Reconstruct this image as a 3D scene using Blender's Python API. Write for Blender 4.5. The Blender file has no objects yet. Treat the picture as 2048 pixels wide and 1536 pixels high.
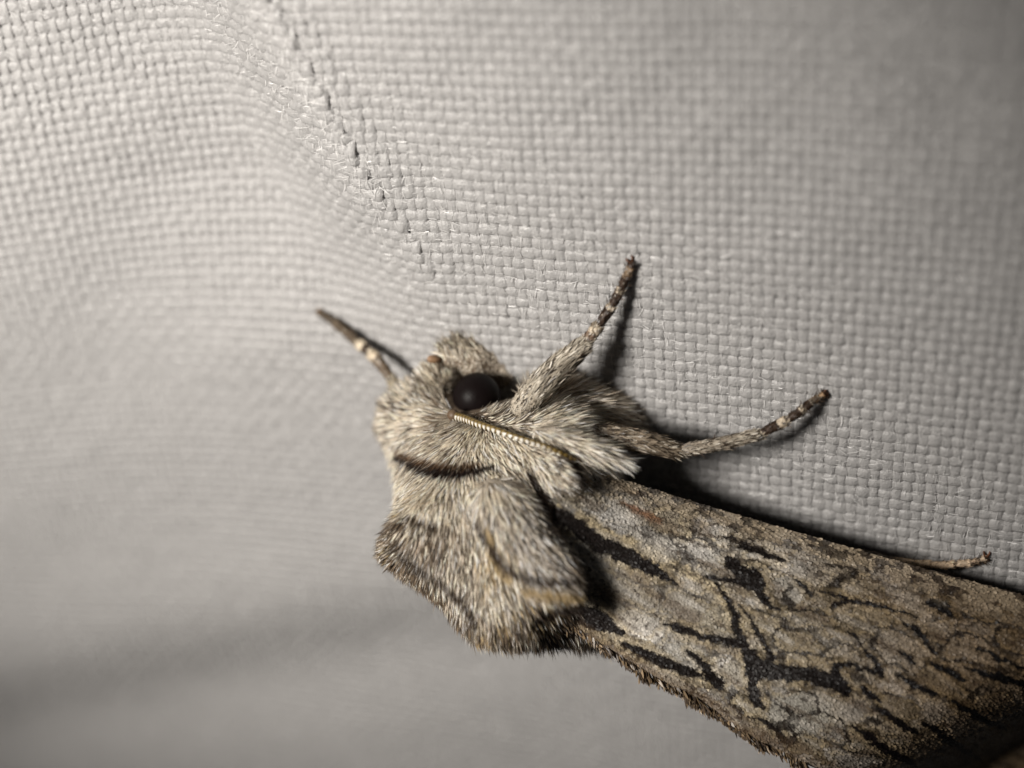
import bpy, math
import numpy as np
from mathutils import Matrix, Vector
from mathutils.bvhtree import BVHTree

# ------------------------------------------------------------------ camera, world, light, exposure
S = 0.001                      # everything below is worked out in millimetres
rng = np.random.default_rng(7)
scn = bpy.context.scene
COL = scn.collection
th = math.radians(42); DIST = 42.0; K = 80 * (DIST - 2.4)
ez = np.array([math.sin(th), 0, math.cos(th)]); es = np.array([math.cos(th), 0, -math.sin(th)]); ef = np.array([0, 1., 0])
ex = -math.cos(math.radians(30)) * ef + .5 * es
ey = .5 * ef + math.cos(math.radians(30)) * es
CAM = ez * DIST

cd = bpy.data.cameras.new('camera'); cam = bpy.data.objects.new('camera', cd); COL.objects.link(cam)
m = Matrix.Identity(4)
for i in range(3):
    m[i][0], m[i][1], m[i][2], m[i][3] = ex[i], ey[i], ez[i], CAM[i] * S
cam.matrix_world = m
cd.sensor_width = 36; cd.lens = 36 * K / 2048
cd.clip_start = 0.001; cd.clip_end = 10
cd.dof.use_dof = True; cd.dof.focus_distance = (DIST - 2.5) * S
APERTURE = 1.9                # mm, diameter of the entrance pupil
cd.dof.aperture_fstop = (cd.lens * 0.001) / (APERTURE * S)
scn.camera = cam

w = bpy.data.worlds.new('World'); scn.world = w; w.use_nodes = True
w.node_tree.nodes['Background'].inputs[0].default_value = (.9, .92, 1, 1)
w.node_tree.nodes['Background'].inputs[1].default_value = 0.016

def img3(x, y, z):             # vector given as image right, image up, towards the viewer
    return x * ex + y * ey + z * ez
def ray(px, py): return -ez + ((px - 1024) / K) * ex + ((768 - py) / K) * ey
def pa(px, py, a): r = ray(px, py); return CAM + (a - CAM[0]) / r[0] * r
def ph(px, py, h): r = ray(px, py); return CAM + (h - CAM[2]) / r[2] * r
def on_cloth(px, py, h):
    P = ph(px, py, h)
    for _ in range(6): P = ph(px, py, h + float(sheet_h(P[None])[0]))
    return P
def pd(px, py, d): return CAM + (DIST - d) * ray(px, py)
def proj(P):
    q = np.asarray(P, float) - CAM; z = -(q @ ez)
    return np.stack([1024 + K * (q @ ex) / z, 768 - K * (q @ ey) / z], -1)

ld = bpy.data.lights.new('flash_lamp', 'SPOT'); lamp = bpy.data.objects.new('flash_lamp', ld); COL.objects.link(lamp)
LPOS = img3(-32, 0, 36); LAIM = ph(480, 720, 0)
lamp.location = Vector(LPOS * S)
lamp.rotation_euler = Vector((LAIM - LPOS)).to_track_quat('-Z', 'Y').to_euler()
ld.energy = 0.168; ld.color = (1.0, .945, .875); ld.shadow_soft_size = 6 * S
ld.spot_size = math.radians(71); ld.spot_blend = 1.0

vs = scn.view_settings
vs.view_transform = 'Standard'; vs.look = 'None'; vs.exposure = 0; vs.gamma = 1; vs.use_curve_mapping = False
scn.cycles.max_bounces = 6

# ------------------------------------------------------------------ helpers
def norm(v): return v / np.maximum(np.linalg.norm(v, axis=-1, keepdims=True), 1e-9)

def mesh_obj(name, V, F, mat, parent=None, col=None, smooth=True, tris=None):
    V = np.asarray(V, float) * S
    me = bpy.data.meshes.new(name)
    faces = []
    loops = []; starts = []; tot = 0
    for A in (F, tris):
        if A is None or len(A) == 0: continue
        A = np.asarray(A, np.int32); n = A.shape[1]
        loops.append(A.ravel()); starts.append(tot + np.arange(len(A)) * n); tot += A.size
    loops = np.concatenate(loops).astype(np.int32); starts = np.concatenate(starts).astype(np.int32)
    me.vertices.add(len(V)); me.loops.add(len(loops)); me.polygons.add(len(starts))
    me.vertices.foreach_set('co', V.astype(np.float32).ravel())
    me.loops.foreach_set('vertex_index', loops)
    me.polygons.foreach_set('loop_start', starts)
    me.update(calc_edges=True)
    if smooth: me.polygons.foreach_set('use_smooth', np.ones(len(starts), bool))
    if col is not None:
        at = me.color_attributes.new('Col', 'FLOAT_COLOR', 'POINT')
        c = np.ones((len(V), 4), np.float32); c[:, :3] = col
        at.data.foreach_set('color', c.ravel())
    me.validate()
    me.materials.append(mat)
    o = bpy.data.objects.new(name, me); COL.objects.link(o)
    if parent is not None:
        o.parent = parent
        if parent.type == 'EMPTY': o.location = -parent.location
    return o

def vnoise(P, scale, seed=0):
    """value noise on points (N,2) or (N,3)"""
    P = np.asarray(P, float) * scale + 1000.37
    if P.shape[1] == 2: P = np.concatenate([P, np.zeros((len(P), 1))], 1)
    i = np.floor(P).astype(np.int64); f = P - i; f = f * f * (3 - 2 * f)
    out = np.zeros(len(P))
    for dx in (0, 1):
        for dy in (0, 1):
            for dz in (0, 1):
                n = (i[:, 0] + dx) * 374761393 + (i[:, 1] + dy) * 668265263 + (i[:, 2] + dz) * 2147483647 + seed * 974711
                n = (n ^ (n >> 13)) * 1274126177 & 0xffffffff
                n = ((n ^ (n >> 16)) & 0xffff) / 65535.
                wx = f[:, 0] if dx else 1 - f[:, 0]; wy = f[:, 1] if dy else 1 - f[:, 1]; wz = f[:, 2] if dz else 1 - f[:, 2]
                out += n * wx * wy * wz
    return out

def catmull(P, n):
    P = np.asarray(P, float); m_ = len(P)
    Q = np.vstack([2 * P[0] - P[1], P, 2 * P[-1] - P[-2]])
    t = np.linspace(0, m_ - 1 - 1e-6, n); i = t.astype(int); f = (t - i)[:, None]
    a, b, c, d = Q[i], Q[i + 1], Q[i + 2], Q[i + 3]
    return .5 * (2 * b + (c - a) * f + (2 * a - 5 * b + 4 * c - d) * f ** 2 + (3 * b - a - 3 * c + d) * f ** 3)

def seg_dist(P, A, B):
    d = B - A; t = np.clip(((P - A) @ d) / max(d @ d, 1e-9), 0, 1)
    return np.linalg.norm(P - (A + t[:, None] * d), axis=1), t

def line_mask(P, pts, soft=1.5, jit=None):
    """1 inside a polyline with per-point half widths: pts = [(x, y, halfwidth), ...]"""
    out = np.zeros(len(P)); pts = np.asarray(pts, float)
    for a, b in zip(pts[:-1], pts[1:]):
        d, t = seg_dist(P, a[:2], b[:2]); hw = a[2] + (b[2] - a[2]) * t
        if jit is not None: hw = hw * jit
        out = np.maximum(out, np.clip((hw - d) / soft + .5, 0, 1))
    return out

# ------------------------------------------------------------------ materials
def new_mat(name):
    mt = bpy.data.materials.new(name); mt.use_nodes = True
    return mt, mt.node_tree.nodes, mt.node_tree.links

def attr_mat(name, rough=.6, spec=.3, trans=0.0, noise=0.0, sheen=0.0):
    mt, N, L = new_mat(name); p = N['Principled BSDF']
    at = N.new('ShaderNodeAttribute'); at.attribute_name = 'Col'
    src = at.outputs['Color']
    if noise:
        tc = N.new('ShaderNodeTexCoord'); nz = N.new('ShaderNodeTexNoise')
        nz.inputs['Scale'].default_value = 9000; nz.inputs['Detail'].default_value = 3
        L.new(tc.outputs['Object'], nz.inputs['Vector'])
        mr = N.new('ShaderNodeMapRange'); mr.inputs[3].default_value = 1 - noise; mr.inputs[4].default_value = 1 + noise
        L.new(nz.outputs[0], mr.inputs[0])
        mx = N.new('ShaderNodeVectorMath'); mx.operation = 'SCALE'
        L.new(src, mx.inputs[0]); L.new(mr.outputs[0], mx.inputs['Scale']); src = mx.outputs[0]
    L.new(src, p.inputs['Base Color'])
    p.inputs['Roughness'].default_value = rough; p.inputs['Specular IOR Level'].default_value = spec
    p.inputs['Sheen Weight'].default_value = sheen
    if trans:
        tr = N.new('ShaderNodeBsdfTranslucent'); L.new(src, tr.inputs[0])
        ms = N.new('ShaderNodeMixShader'); ms.inputs[0].default_value = trans
        L.new(p.outputs[0], ms.inputs[1]); L.new(tr.outputs[0], ms.inputs[2])
        L.new(ms.outputs[0], N['Material Output'].inputs[0])
    return mt

M_fur = attr_mat('moth_fur', .36, .45, .28)
M_lint = attr_mat('lint', .3, .6, .3)
M_skin = attr_mat('moth_skin', .7, .2)
M_wing = attr_mat('wing_membrane', .75, .15)
M_scale = attr_mat('wing_scale', .5, .3, .1)
M_chitin = attr_mat('leg_scales', .5, .35, noise=.25)
M_ant = attr_mat('antenna_segments', .32, .5)

mt, N, L = new_mat('compound_eye'); p = N['Principled BSDF']; M_eye = mt
p.inputs['Base Color'].default_value = (.006, .004, .004, 1); p.inputs['Roughness'].default_value = .42
p.inputs['Specular IOR Level'].default_value = .08
tc = N.new('ShaderNodeTexCoord'); vo = N.new('ShaderNodeTexVoronoi'); vo.inputs['Scale'].default_value = 28000
bp = N.new('ShaderNodeBump'); bp.inputs['Strength'].default_value = .25; bp.inputs['Distance'].default_value = .00001
L.new(tc.outputs['Object'], vo.inputs['Vector']); L.new(vo.outputs[0], bp.inputs['Height']); L.new(bp.outputs[0], p.inputs['Normal'])

def cloth_mat(name, sc):
    mt, N, L = new_mat(name); p = N['Principled BSDF']
    tc = N.new('ShaderNodeTexCoord'); mp = N.new('ShaderNodeMapping')
    mp.inputs['Scale'].default_value = sc
    nz = N.new('ShaderNodeTexNoise'); nz.inputs['Scale'].default_value = 16000; nz.inputs['Detail'].default_value = 3
    L.new(tc.outputs['Object'], mp.inputs[0]); L.new(mp.outputs[0], nz.inputs['Vector'])
    cr = N.new('ShaderNodeMapRange'); cr.inputs[3].default_value = .44; cr.inputs[4].default_value = .64
    L.new(nz.outputs[0], cr.inputs[0])
    cc = N.new('ShaderNodeCombineColor')
    for k, g in enumerate((1.0, .985, .975)):
        mu = N.new('ShaderNodeMath'); mu.operation = 'MULTIPLY'; mu.inputs[1].default_value = g
        L.new(cr.outputs[0], mu.inputs[0]); L.new(mu.outputs[0], cc.inputs[k])
    L.new(cc.outputs[0], p.inputs['Base Color'])
    p.inputs['Roughness'].default_value = .30; p.inputs['Specular IOR Level'].default_value = .6
    bp = N.new('ShaderNodeBump'); bp.inputs['Strength'].default_value = 1.0; bp.inputs['Distance'].default_value = .00003
    L.new(nz.outputs[0], bp.inputs['Height']); L.new(bp.outputs[0], p.inputs['Normal'])
    tr = N.new('ShaderNodeBsdfTranslucent'); tr.inputs[0].default_value = (.58, .57, .565, 1)
    ms = N.new('ShaderNodeMixShader'); ms.inputs[0].default_value = .38
    L.new(p.outputs[0], ms.inputs[1]); L.new(tr.outputs[0], ms.inputs[2]); L.new(ms.outputs[0], N['Material Output'].inputs[0])
    return mt
M_cloth = cloth_mat('white_polyester', (1, 1, 1))

# ------------------------------------------------------------------ the sheet: woven threads over a wavy cloth
O_uv = ph(1450, 700, 0)
DU = ph(1450 + 22 * math.cos(math.radians(5)), 700 + 22 * math.sin(math.radians(5)), 0) - O_uv
DV = ph(1450, 700 - 20.5, 0) - O_uv
crease = np.array([(330, -420), (500, -90), (560, 20), (612, 115), (640, 170), (690, 265), (760, 385), (828, 480), (930, 680), (1010, 830), (1200, 1190), (1420, 1600), (1560, 1860)], float)
cs = catmull(crease, 90)

def sheet_h(P, layer=0.0):
    """height of the cloth above the flat plane at points (N,3)"""
    q = proj(P)
    best = np.full(len(q), 1e9); sgn = np.ones(len(q)); tt = np.zeros(len(q))
    for k in range(len(cs) - 1):
        A, B = cs[k], cs[k + 1]; d, t = seg_dist(q, A, B)
        side = (B[0] - A[0]) * (q[:, 1] - A[1]) - (B[1] - A[1]) * (q[:, 0] - A[0])
        u = d < best; best = np.where(u, d, best); sgn = np.where(u, np.sign(side), sgn); tt = np.where(u, (k + t) / (len(cs) - 1), tt)
    left = np.maximum(best * sgn, 0); right = np.maximum(-best * sgn, 0)    # positive side is left of the crease in the picture
    ss = lambda x: np.clip(x, 0, 1) ** 2 * (3 - 2 * np.clip(x, 0, 1))
    h = -1.7 * ss(left / 255) + 4.0 * ss((left - 215) / 700)
    h *= np.where(sgn > 0, 1, 1) 
    groove = np.exp(-left / 50) * np.exp(-(right / 11) ** 2)
    h += .20 * groove * np.clip((770 - q[:, 1]) / 250, 0, 1) * (.9 + .3 * vnoise(q, 1 / 60., 3))
    h -= layer * np.exp(-(left / 45) ** 2) * np.exp(-(right / 45) ** 2)
    h += .12 * np.exp(-((right - 30) / 26) ** 2) * (sgn < 0)
    h += .35 * (vnoise(q, 1 / 420., 1) - .5) + .12 * (vnoise(q, 1 / 150., 2) - .5)
    h *= 1 - .75 * np.clip((q[:, 1] - 380) / 330, 0, 1) * ss((q[:, 0] + 250) / 800)
    dl = (q[:, 1] - (1395 - .10 * q[:, 0]) ) ; h += np.clip((1150 - q[:, 0]) / 400, 0, 1) * (-.42 * np.exp(-((dl) / 95) ** 2) + .36 * np.exp(-((dl + 150) / 120) ** 2))
    # keep the cloth level where the moth stands
    b = np.exp(-(((q[:, 0] - 1250) / 420) ** 2 + ((q[:, 1] - 900) / 260) ** 2))
    return h * (1 - .8 * b)

sheet = bpy.data.objects.new('cloth_sheet', None); COL.objects.link(sheet)
sheet['kind'] = 'structure'; sheet['label'] = 'white woven cloth sheet with a soft crease under the moth'
iDU = np.linalg.inv(np.stack([DU[:2], DV[:2]], 1))
cor = np.array([iDU @ (ph(x, y, 0) - O_uv)[:2] for x, y in ((-60, -60), (2108, -60), (-60, 1600), (2108, 1600))])
U0, U1 = int(cor[:, 0].min()) - 3, int(cor[:, 0].max()) + 3
V0, V1 = int(cor[:, 1].min()) - 3, int(cor[:, 1].max()) + 3
def in_view(P, mar=130):
    q = proj(P); return (q[:, 0] > -mar) & (q[:, 0] < 2048 + mar) & (q[:, 1] > -mar) & (q[:, 1] < 1536 + mar)
nu, nv = norm(DU), norm(DV); NS = 4
arc = np.radians(np.linspace(-5, 185, 6))
def thread(kind, k):
    lo, hi = (U0, U1) if kind == 'weft' else (V0, V1)
    t = np.arange(lo * NS, hi * NS + 1) / NS
    wob = .10 * (vnoise(np.stack([t, np.full(len(t), k * 7.3)], 1), .13, 11 if kind == 'weft' else 12) - .5) * 2
    if kind == 'weft': base = O_uv + t[:, None] * DU + (k + wob)[:, None] * DV
    else: base = O_uv + (k + wob)[:, None] * DU + t[:, None] * DV
    ok = in_view(base)
    if ok.sum() < 8: return
    i0, i1 = np.argmax(ok), len(ok) - np.argmax(ok[::-1])
    t, base = t[i0:i1], base[i0:i1]
    c = base + np.array([0, 0, 1.]) * sheet_h(base)[:, None]
    thick = 1 + .30 * (vnoise(np.stack([t, np.full(len(t), k * 3.1)], 1), .35, 5) - .5) + .34 * (vnoise(np.stack([t, np.full(len(t), k * 5.7)], 1), 1.1, 6) - .5) + .22 * (vnoise(np.array([[k * 1.7, 2.]]), 1, 8)[0] - .5)
    ph_ = np.cos(np.pi * (t - k)) if kind == 'weft' else -np.cos(np.pi * (t - k))
    amp = .028 if kind == 'weft' else .023
    tan = norm(np.gradient(c, axis=0)); side = norm(np.cross(np.array([0, 0, 1.]), tan)); up = np.cross(tan, side)
    c = c + up * (amp * ph_)[:, None]
    hw, ht = (.156, .054) if kind == 'weft' else (.141, .045)
    V = c[:, None, :] + side[:, None, :] * (np.cos(arc) * hw)[None, :, None] * thick[:, None, None] + up[:, None, :] * (np.sin(arc) * ht)[None, :, None] * thick[:, None, None]
    V = V + up[:, None, :] * (.045 * (vnoise(V.reshape(-1, 3), 8., 17).reshape(len(t), len(arc)) - .5))[..., None]
    n = len(t); m_ = len(arc); idx = np.arange(n * m_).reshape(n, m_)
    F = np.stack([idx[:-1, :-1], idx[1:, :-1], idx[1:, 1:], idx[:-1, 1:]], -1).reshape(-1, 4)[:, ::-1]
    mesh_obj(kind + '_thread', V.reshape(-1, 3), F, M_cloth, sheet)
for k in range(V0, V1): thread('weft', k)
for k in range(U0, U1): thread('warp', k)
# backing sheet added under the threads so their gaps don't go black
ax_ = lambda a, b: np.concatenate([np.linspace(a - 130, a - 4, 22), np.linspace(a, b, 200), np.linspace(b + 4, b + 130, 22)])
gu, gv = np.meshgrid(ax_(U0, U1), ax_(V0, V1), indexing='ij')
B = O_uv + gu.reshape(-1, 1) * DU + gv.reshape(-1, 1) * DV
B[:, 2] += sheet_h(B, .30) - .042
idx = np.arange(gu.size).reshape(gu.shape)
mesh_obj('under_layer', B, np.stack([idx[:-1, :-1], idx[1:, :-1], idx[1:, 1:], idx[:-1, 1:]], -1).reshape(-1, 4), M_cloth, sheet)

# FIBRES_HERE
# ------------------------------------------------------------------ strands (hairs and scales as tapered blades)
def strands(name, R, D_, Nn, Ln, Wd, colfn, mat, parent, bend=0.25, prof=(.8, 1, .75), twist=.5, kind='stuff'):
    n = len(R); side = norm(np.cross(D_, Nn)); tw = rng.normal(0, twist, n)[:, None]
    side = norm(side * np.cos(tw) + Nn * np.sin(tw))
    bd = norm(rng.normal(0, 1, (n, 3))) * rng.uniform(0, bend, n)[:, None]
    rows = []
    for t, pr in zip((0, .38, .75), prof):
        c = R + (D_ * t + bd * t * t) * Ln[:, None]
        rows += [c - side * (Wd * pr * .5)[:, None], c + side * (Wd * pr * .5)[:, None]]
    rows.append(R + (D_ + bd) * Ln[:, None])
    V = np.stack(rows, 1)                                     # n,7,3
    b = np.arange(n)[:, None] * 7
    Q = np.concatenate([b + np.array([[0, 1, 3, 2]]), b + np.array([[2, 3, 5, 4]])])
    T = b + np.array([[4, 5, 6]])
    tl = np.array([0, 0, .38, .38, .75, .75, 1.])
    C_ = colfn(V.reshape(-1, 3), np.repeat(np.arange(n), 7), np.tile(tl, n))
    o = mesh_obj(name, V.reshape(-1, 3), Q, mat, parent, C_, True, T)
    if kind: o['kind'] = kind
    return o

# loose fibres standing out of the weave
k = 44000; qx = rng.uniform(-40, 2090, k); qy = rng.uniform(-40, 1580, k)
nc = 500; ci = rng.integers(14, 46, nc); qx[:nc] = cs[ci, 0] + rng.normal(0, 22, nc); qy[:nc] = cs[ci, 1] + rng.normal(0, 14, nc)
rd = -ez + ((qx - 1024) / K)[:, None] * ex + ((768 - qy) / K)[:, None] * ey; R_ = CAM - (CAM[2] / rd[:, 2])[:, None] * rd
R_[:, 2] += sheet_h(R_) + rng.uniform(.04, .085, k)
an = rng.choice((0, 1), k); D_ = norm(np.where(an[:, None] == 0, nu, nv) * rng.choice((-1, 1), k)[:, None] + rng.normal(0, .22, (k, 3)))
D_[:, 2] = np.abs(D_[:, 2]) * .25 + .02; Lf = rng.uniform(.08, .30, k); Lf[:nc] *= 1.5
fo = strands('loose_fibres', R_, norm(D_), np.tile((0, 0, 1.), (k, 1)), Lf, rng.uniform(.006, .014, k), lambda X, j, t: np.tile((.85, .84, .83), (len(X), 1)), M_lint, sheet, .35, (1, 1, .8), .8)

PAL = np.array([(.88, .785, .635), (.52, .455, .375), (.060, .042, .028), (.47, .35, .18), (.86, .82, .77), (.012, .009, .007), (.20, .145, .095)])
CR, GR, DK, YE, WH, BK, BR = range(7)

def mixw(**k):
    v = np.zeros(7); names = dict(cr=0, gr=1, dk=2, ye=3, wh=4, bk=5, br=6)
    for a, b in k.items(): v[names[a]] = b
    return v / v.sum()

# ------------------------------------------------------------------ the moth
AM = -1.6
moth = bpy.data.objects.new('moth', None); COL.objects.link(moth)
moth.location = Vector((AM * S, -3 * S, 0)); moth.empty_display_size = .002
moth['label'] = 'grey-brown furry moth with black-streaked wings clinging to the white sheet'; moth['category'] = 'moth'

# body: one continuous loft along the midline: f, bottom, top, half width
SEC = np.array([
    (2.55, 1.25, 1.45, .10), (2.40, .95, 1.80, .62), (2.0, .62, 2.10, 1.05), (1.55, .50, 2.55, 1.30), (1.15, .50, 3.35, 1.42), (.80, .55, 4.25, 1.52),
    (.45, .60, 5.15, 1.85), (0, .50, 5.55, 2.20), (-.6, .38, 5.65, 2.45), (-1.3, .30, 5.80, 2.60), (-2.1, .30, 6.15, 2.62), (-3.0, .45, 5.95, 2.20),
    (-3.9, .8, 5.2, 1.80), (-4.8, .9, 4.5, 1.5), (-6, 1.0, 4.0, 1.45), (-8, 1.1, 3.2, 1.5), (-10, 1.0, 2.4, 1.2), (-12, .8, 1.7, .9), (-13.2, .7, 1.3, .5), (-13.6, .8, 1.0, .1)])
SECi = catmull(SEC, 150); NA = 72
ang = np.linspace(0, 2 * np.pi, NA, endpoint=False)
V = []
for f_, b_, t_, w_ in SECi:
    hc = b_ + (t_ - b_) * .44
    cx, sx = np.cos(ang), np.sin(ang)
    x = np.sign(cx) * np.abs(cx) ** .85 * w_
    up = np.where(sx > 0, (t_ - hc), (hc - b_)) * np.sign(sx) * np.abs(sx) ** .9
    # crest: upper part narrows towards the midline
    nar = np.where(sx > 0, 1 - .30 * (sx ** 2) * np.clip((t_ - 2.6) / 3, 0, 1), 1)
    x = x * np.where(sx < .0, 1 + .36 * math.exp(-((f_ + 1.75) / 1.6) ** 2), 1 + .36 * math.exp(-((f_ + 1.75) / 1.6) ** 2) * np.clip(1 - (sx - .0) / .22, 0, 1))
    V.append(np.stack([AM + x * nar, np.full(NA, f_), hc + up], -1))
V = np.array(V); nb = len(V)
# collar crest leaning forward at the front of the thorax, and slight lumps
for i in range(nb):
    f_ = V[i, 0, 1]
    lift = np.clip((V[i, :, 2] - 4.2) / 1.5, 0, 1)
    V[i, :, 1] += lift * .55 * math.exp(-((f_ - .45) / .7) ** 2)
    V[i, :, 2] += lift * .35 * math.exp(-((f_ - .45) / .35) ** 2)
idx = np.arange(nb * NA).reshape(nb, NA); idn = np.roll(idx, -1, axis=1)
Fb = np.stack([idx[:-1], idn[:-1], idn[1:], idx[1:]], -1).reshape(-1, 4)
Vb = V.reshape(-1, 3)
capA, capB = len(Vb), len(Vb) + 1
Vb = np.vstack([Vb, V[0].mean(0), V[-1].mean(0)])
Tb = np.concatenate([np.stack([idn[0], idx[0], np.full(NA, capA)], -1), np.stack([idx[-1], idn[-1], np.full(NA, capB)], -1)])
body = mesh_obj('body', Vb, Fb, M_skin, moth, np.tile((.12, .09, .065), (len(Vb), 1)), True, Tb)

def bvh(Vv, Q, T=None):
    polys = [list(q) for q in Q.tolist()] + ([list(q) for q in T.tolist()] if T is not None else [])
    return BVHTree.FromPolygons([Vector(v) for v in Vv.tolist()], polys)
BV = bvh(Vb, Fb, Tb)
def surf(px, py, off=0.0, fallback=2.5, tree=None):
    r = ray(px, py); hit = (tree or BV).ray_cast(Vector(CAM), Vector(r))
    if hit[0] is None: return pd(px, py, fallback)
    return np.array(hit[0]) - norm(r) * off

def sample_mesh(Vv, Q, dens, weight=None):
    T = np.concatenate([Q[:, [0, 1, 2]], Q[:, [0, 2, 3]]]) if Q.shape[1] == 4 else Q
    A, B_, C_ = Vv[T[:, 0]], Vv[T[:, 1]], Vv[T[:, 2]]
    nn = np.cross(B_ - A, C_ - A); ar = np.linalg.norm(nn, axis=1) * .5
    if weight is not None: ar = ar * weight((A + B_ + C_) / 3)
    n = int(ar.sum() * dens); k = rng.choice(len(T), n, p=ar / ar.sum())
    r1, r2 = np.sqrt(rng.random(n)), rng.random(n)
    P = A[k] * (1 - r1)[:, None] + B_[k] * (r1 * (1 - r2))[:, None] + C_[k] * (r1 * r2)[:, None]
    return P, norm(nn[k])

# fur guides: px, py, direction in the picture (right, down), lift, length, colour mix
G = [
 (900, 745, -.5, -.85, .5, .36, mixw(cr=4, gr=2, br=1)), (850, 755, -.7, -.7, .5, .36, mixw(cr=4, gr=2, br=1)), (950, 760, .1, -1, .4, .34, mixw(cr=2, br=2, dk=1)),
 (905, 790, -.5, -.9, .6, .34, mixw(cr=3, gr=3, dk=1)), (845, 775, -.5, -.9, .7, .40, mixw(cr=3, gr=3, dk=1.2)), (800, 820, -.9, -.4, .7, .42, mixw(cr=2, gr=3, dk=2)),
 (790, 860, -.95, .2, .7, .42, mixw(cr=2, gr=3, dk=1.6)), (860, 840, -.95, -.1, .35, .42, mixw(cr=2, gr=3, br=2)), (900, 862, -.3, 1, .25, .45, mixw(gr=4, cr=2)),
 (850, 885, -.6, .8, .3, .45, mixw(cr=3, gr=3, dk=1)), (945, 872, .2, 1, .2, .5, mixw(cr=5, gr=1.4)), (985, 890, .6, .8, .2, .5, mixw(cr=5, gr=2)), (800, 900, -.6, .8, .5, .45, mixw(cr=3, gr=3, dk=1.2)),
 (830, 915, -.1, 1, .2, .5, mixw(cr=4, gr=2, br=.7)), (900, 915, 0, 1, .2, .5, mixw(cr=5, gr=1, br=.4)), (970, 915, .3, 1, .2, .5, mixw(cr=5, gr=1.5)),
 (800, 975, -.1, 1, .2, .55, mixw(cr=5, gr=2, ye=.6)), (870, 985, 0, 1, .18, .6, mixw(cr=5, gr=2, ye=.5)), (950, 985, .15, 1, .18, .6, mixw(cr=3, gr=2, wh=1)), (1030, 935, .5, .85, .2, .5, mixw(cr=3, gr=2, wh=1)),
 (795, 1045, -.45, .7, .35, .45, mixw(br=4, gr=2, dk=2)), (775, 1085, -.8, .5, .5, .38, mixw(br=3, gr=1.5, dk=2, ye=.6)), (860, 1065, -.1, 1, .2, .6, mixw(gr=3, br=3, dk=1.5)), (825, 1115, -.4, .9, .35, .5, mixw(br=4, gr=1, dk=3)), (850, 1185, -.3, .9, .3, .45, mixw(br=4, dk=4)), (905, 1240, -.2, .9, .3, .45, mixw(br=4, dk=4)),
 (930, 1060, .1, 1, .2, .6, mixw(gr=4, cr=2, br=1)), (1000, 1035, .3, 1, .2, .6, mixw(wh=2, gr=3, cr=2)), (1050, 1080, .5, .9, .2, .6, mixw(wh=2, gr=4)), (890, 1130, 0, 1, .22, .6, mixw(cr=2, gr=3, br=2)),
 (985, 1110, .3, .95, .2, .55, mixw(ye=2, cr=3, gr=1)), (1085, 1130, .5, .85, .2, .55, mixw(wh=2, gr=4, br=1)), (1130, 1165, .6, .8, .3, .5, mixw(gr=3, br=2, dk=1)), (930, 1180, .1, 1, .25, .55, mixw(gr=4, cr=2, dk=1.4)),
 (1000, 1195, .3, .95, .2, .55, mixw(gr=3, cr=3, ye=1)), (1090, 1205, .5, .85, .2, .5, mixw(ye=2.5, cr=2, br=2)), (955, 1250, 0, 1, .45, .6, mixw(ye=1.5, br=3, gr=2, dk=1)), (1030, 1260, .2, 1, .45, .65, mixw(br=2, gr=2, dk=3)),
 (1120, 1230, .6, .8, .3, .45, mixw(dk=4, br=2)), (1180, 1190, .7, .7, .3, .45, mixw(br=3, dk=3)), (1150, 1280, .2, 1, .7, .75, mixw(bk=4, dk=2)), (1090, 1290, .2, 1, .6, .75, mixw(bk=4, dk=2)),
 (1060, 900, .8, .5, .2, .5, mixw(cr=4, gr=2)), (1105, 930, .8, .5, .3, .5, mixw(wh=2, cr=3, gr=2)), (1130, 965, .8, .55, .35, .5, mixw(gr=4, wh=2, dk=1)), (1175, 990, .9, .45, .25, .5, mixw(gr=4, cr=2, dk=1)),
 (1100, 870, .95, .3, .2, .55, mixw(cr=5, gr=2)), (1180, 890, .9, .4, .2, .75, mixw(wh=3, cr=4, gr=1)), (1240, 920, .85, .5, .2, .7, mixw(wh=5, cr=1)), (1110, 1030, .5, .8, .2, .4, mixw(bk=4, dk=1)),  # last guide: black mix paints the shade in the gap beside the tegula
 (1080, 760, .5, -.5, .7, .5, mixw(gr=5, br=2)), (1150, 785, .9, -.2, .45, .6, mixw(gr=5, br=2, cr=2)), (1220, 815, .9, .1, .45, .6, mixw(gr=4, br=3, cr=1)), (1285, 850, .9, .3, .4, .6, mixw(br=3, gr=3, cr=1)), (1150, 835, .95, .15, .3, .6, mixw(cr=3, gr=2, dk=2)),
 (1040, 740, .3, -.9, .7, .6, mixw(wh=3, cr=2)), (1010, 800, .6, -.3, .3, .35, mixw(gr=3, dk=3)), (1300, 930, .95, .3, .2, .7, mixw(dk=3, br=3, gr=1)), (1420, 985, .95, .3, .2, .7, mixw(dk=3, br=3, gr=1)), (1600, 1080, .95, .3, .2, .6, mixw(dk=3, br=3))]
Gp = np.array([g[:2] for g in G], float); Gd = norm(np.array([g[2:4] for g in G], float)); Gl = np.array([g[4:6] for g in G]); Gc = np.array([g[6] for g in G])
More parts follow.
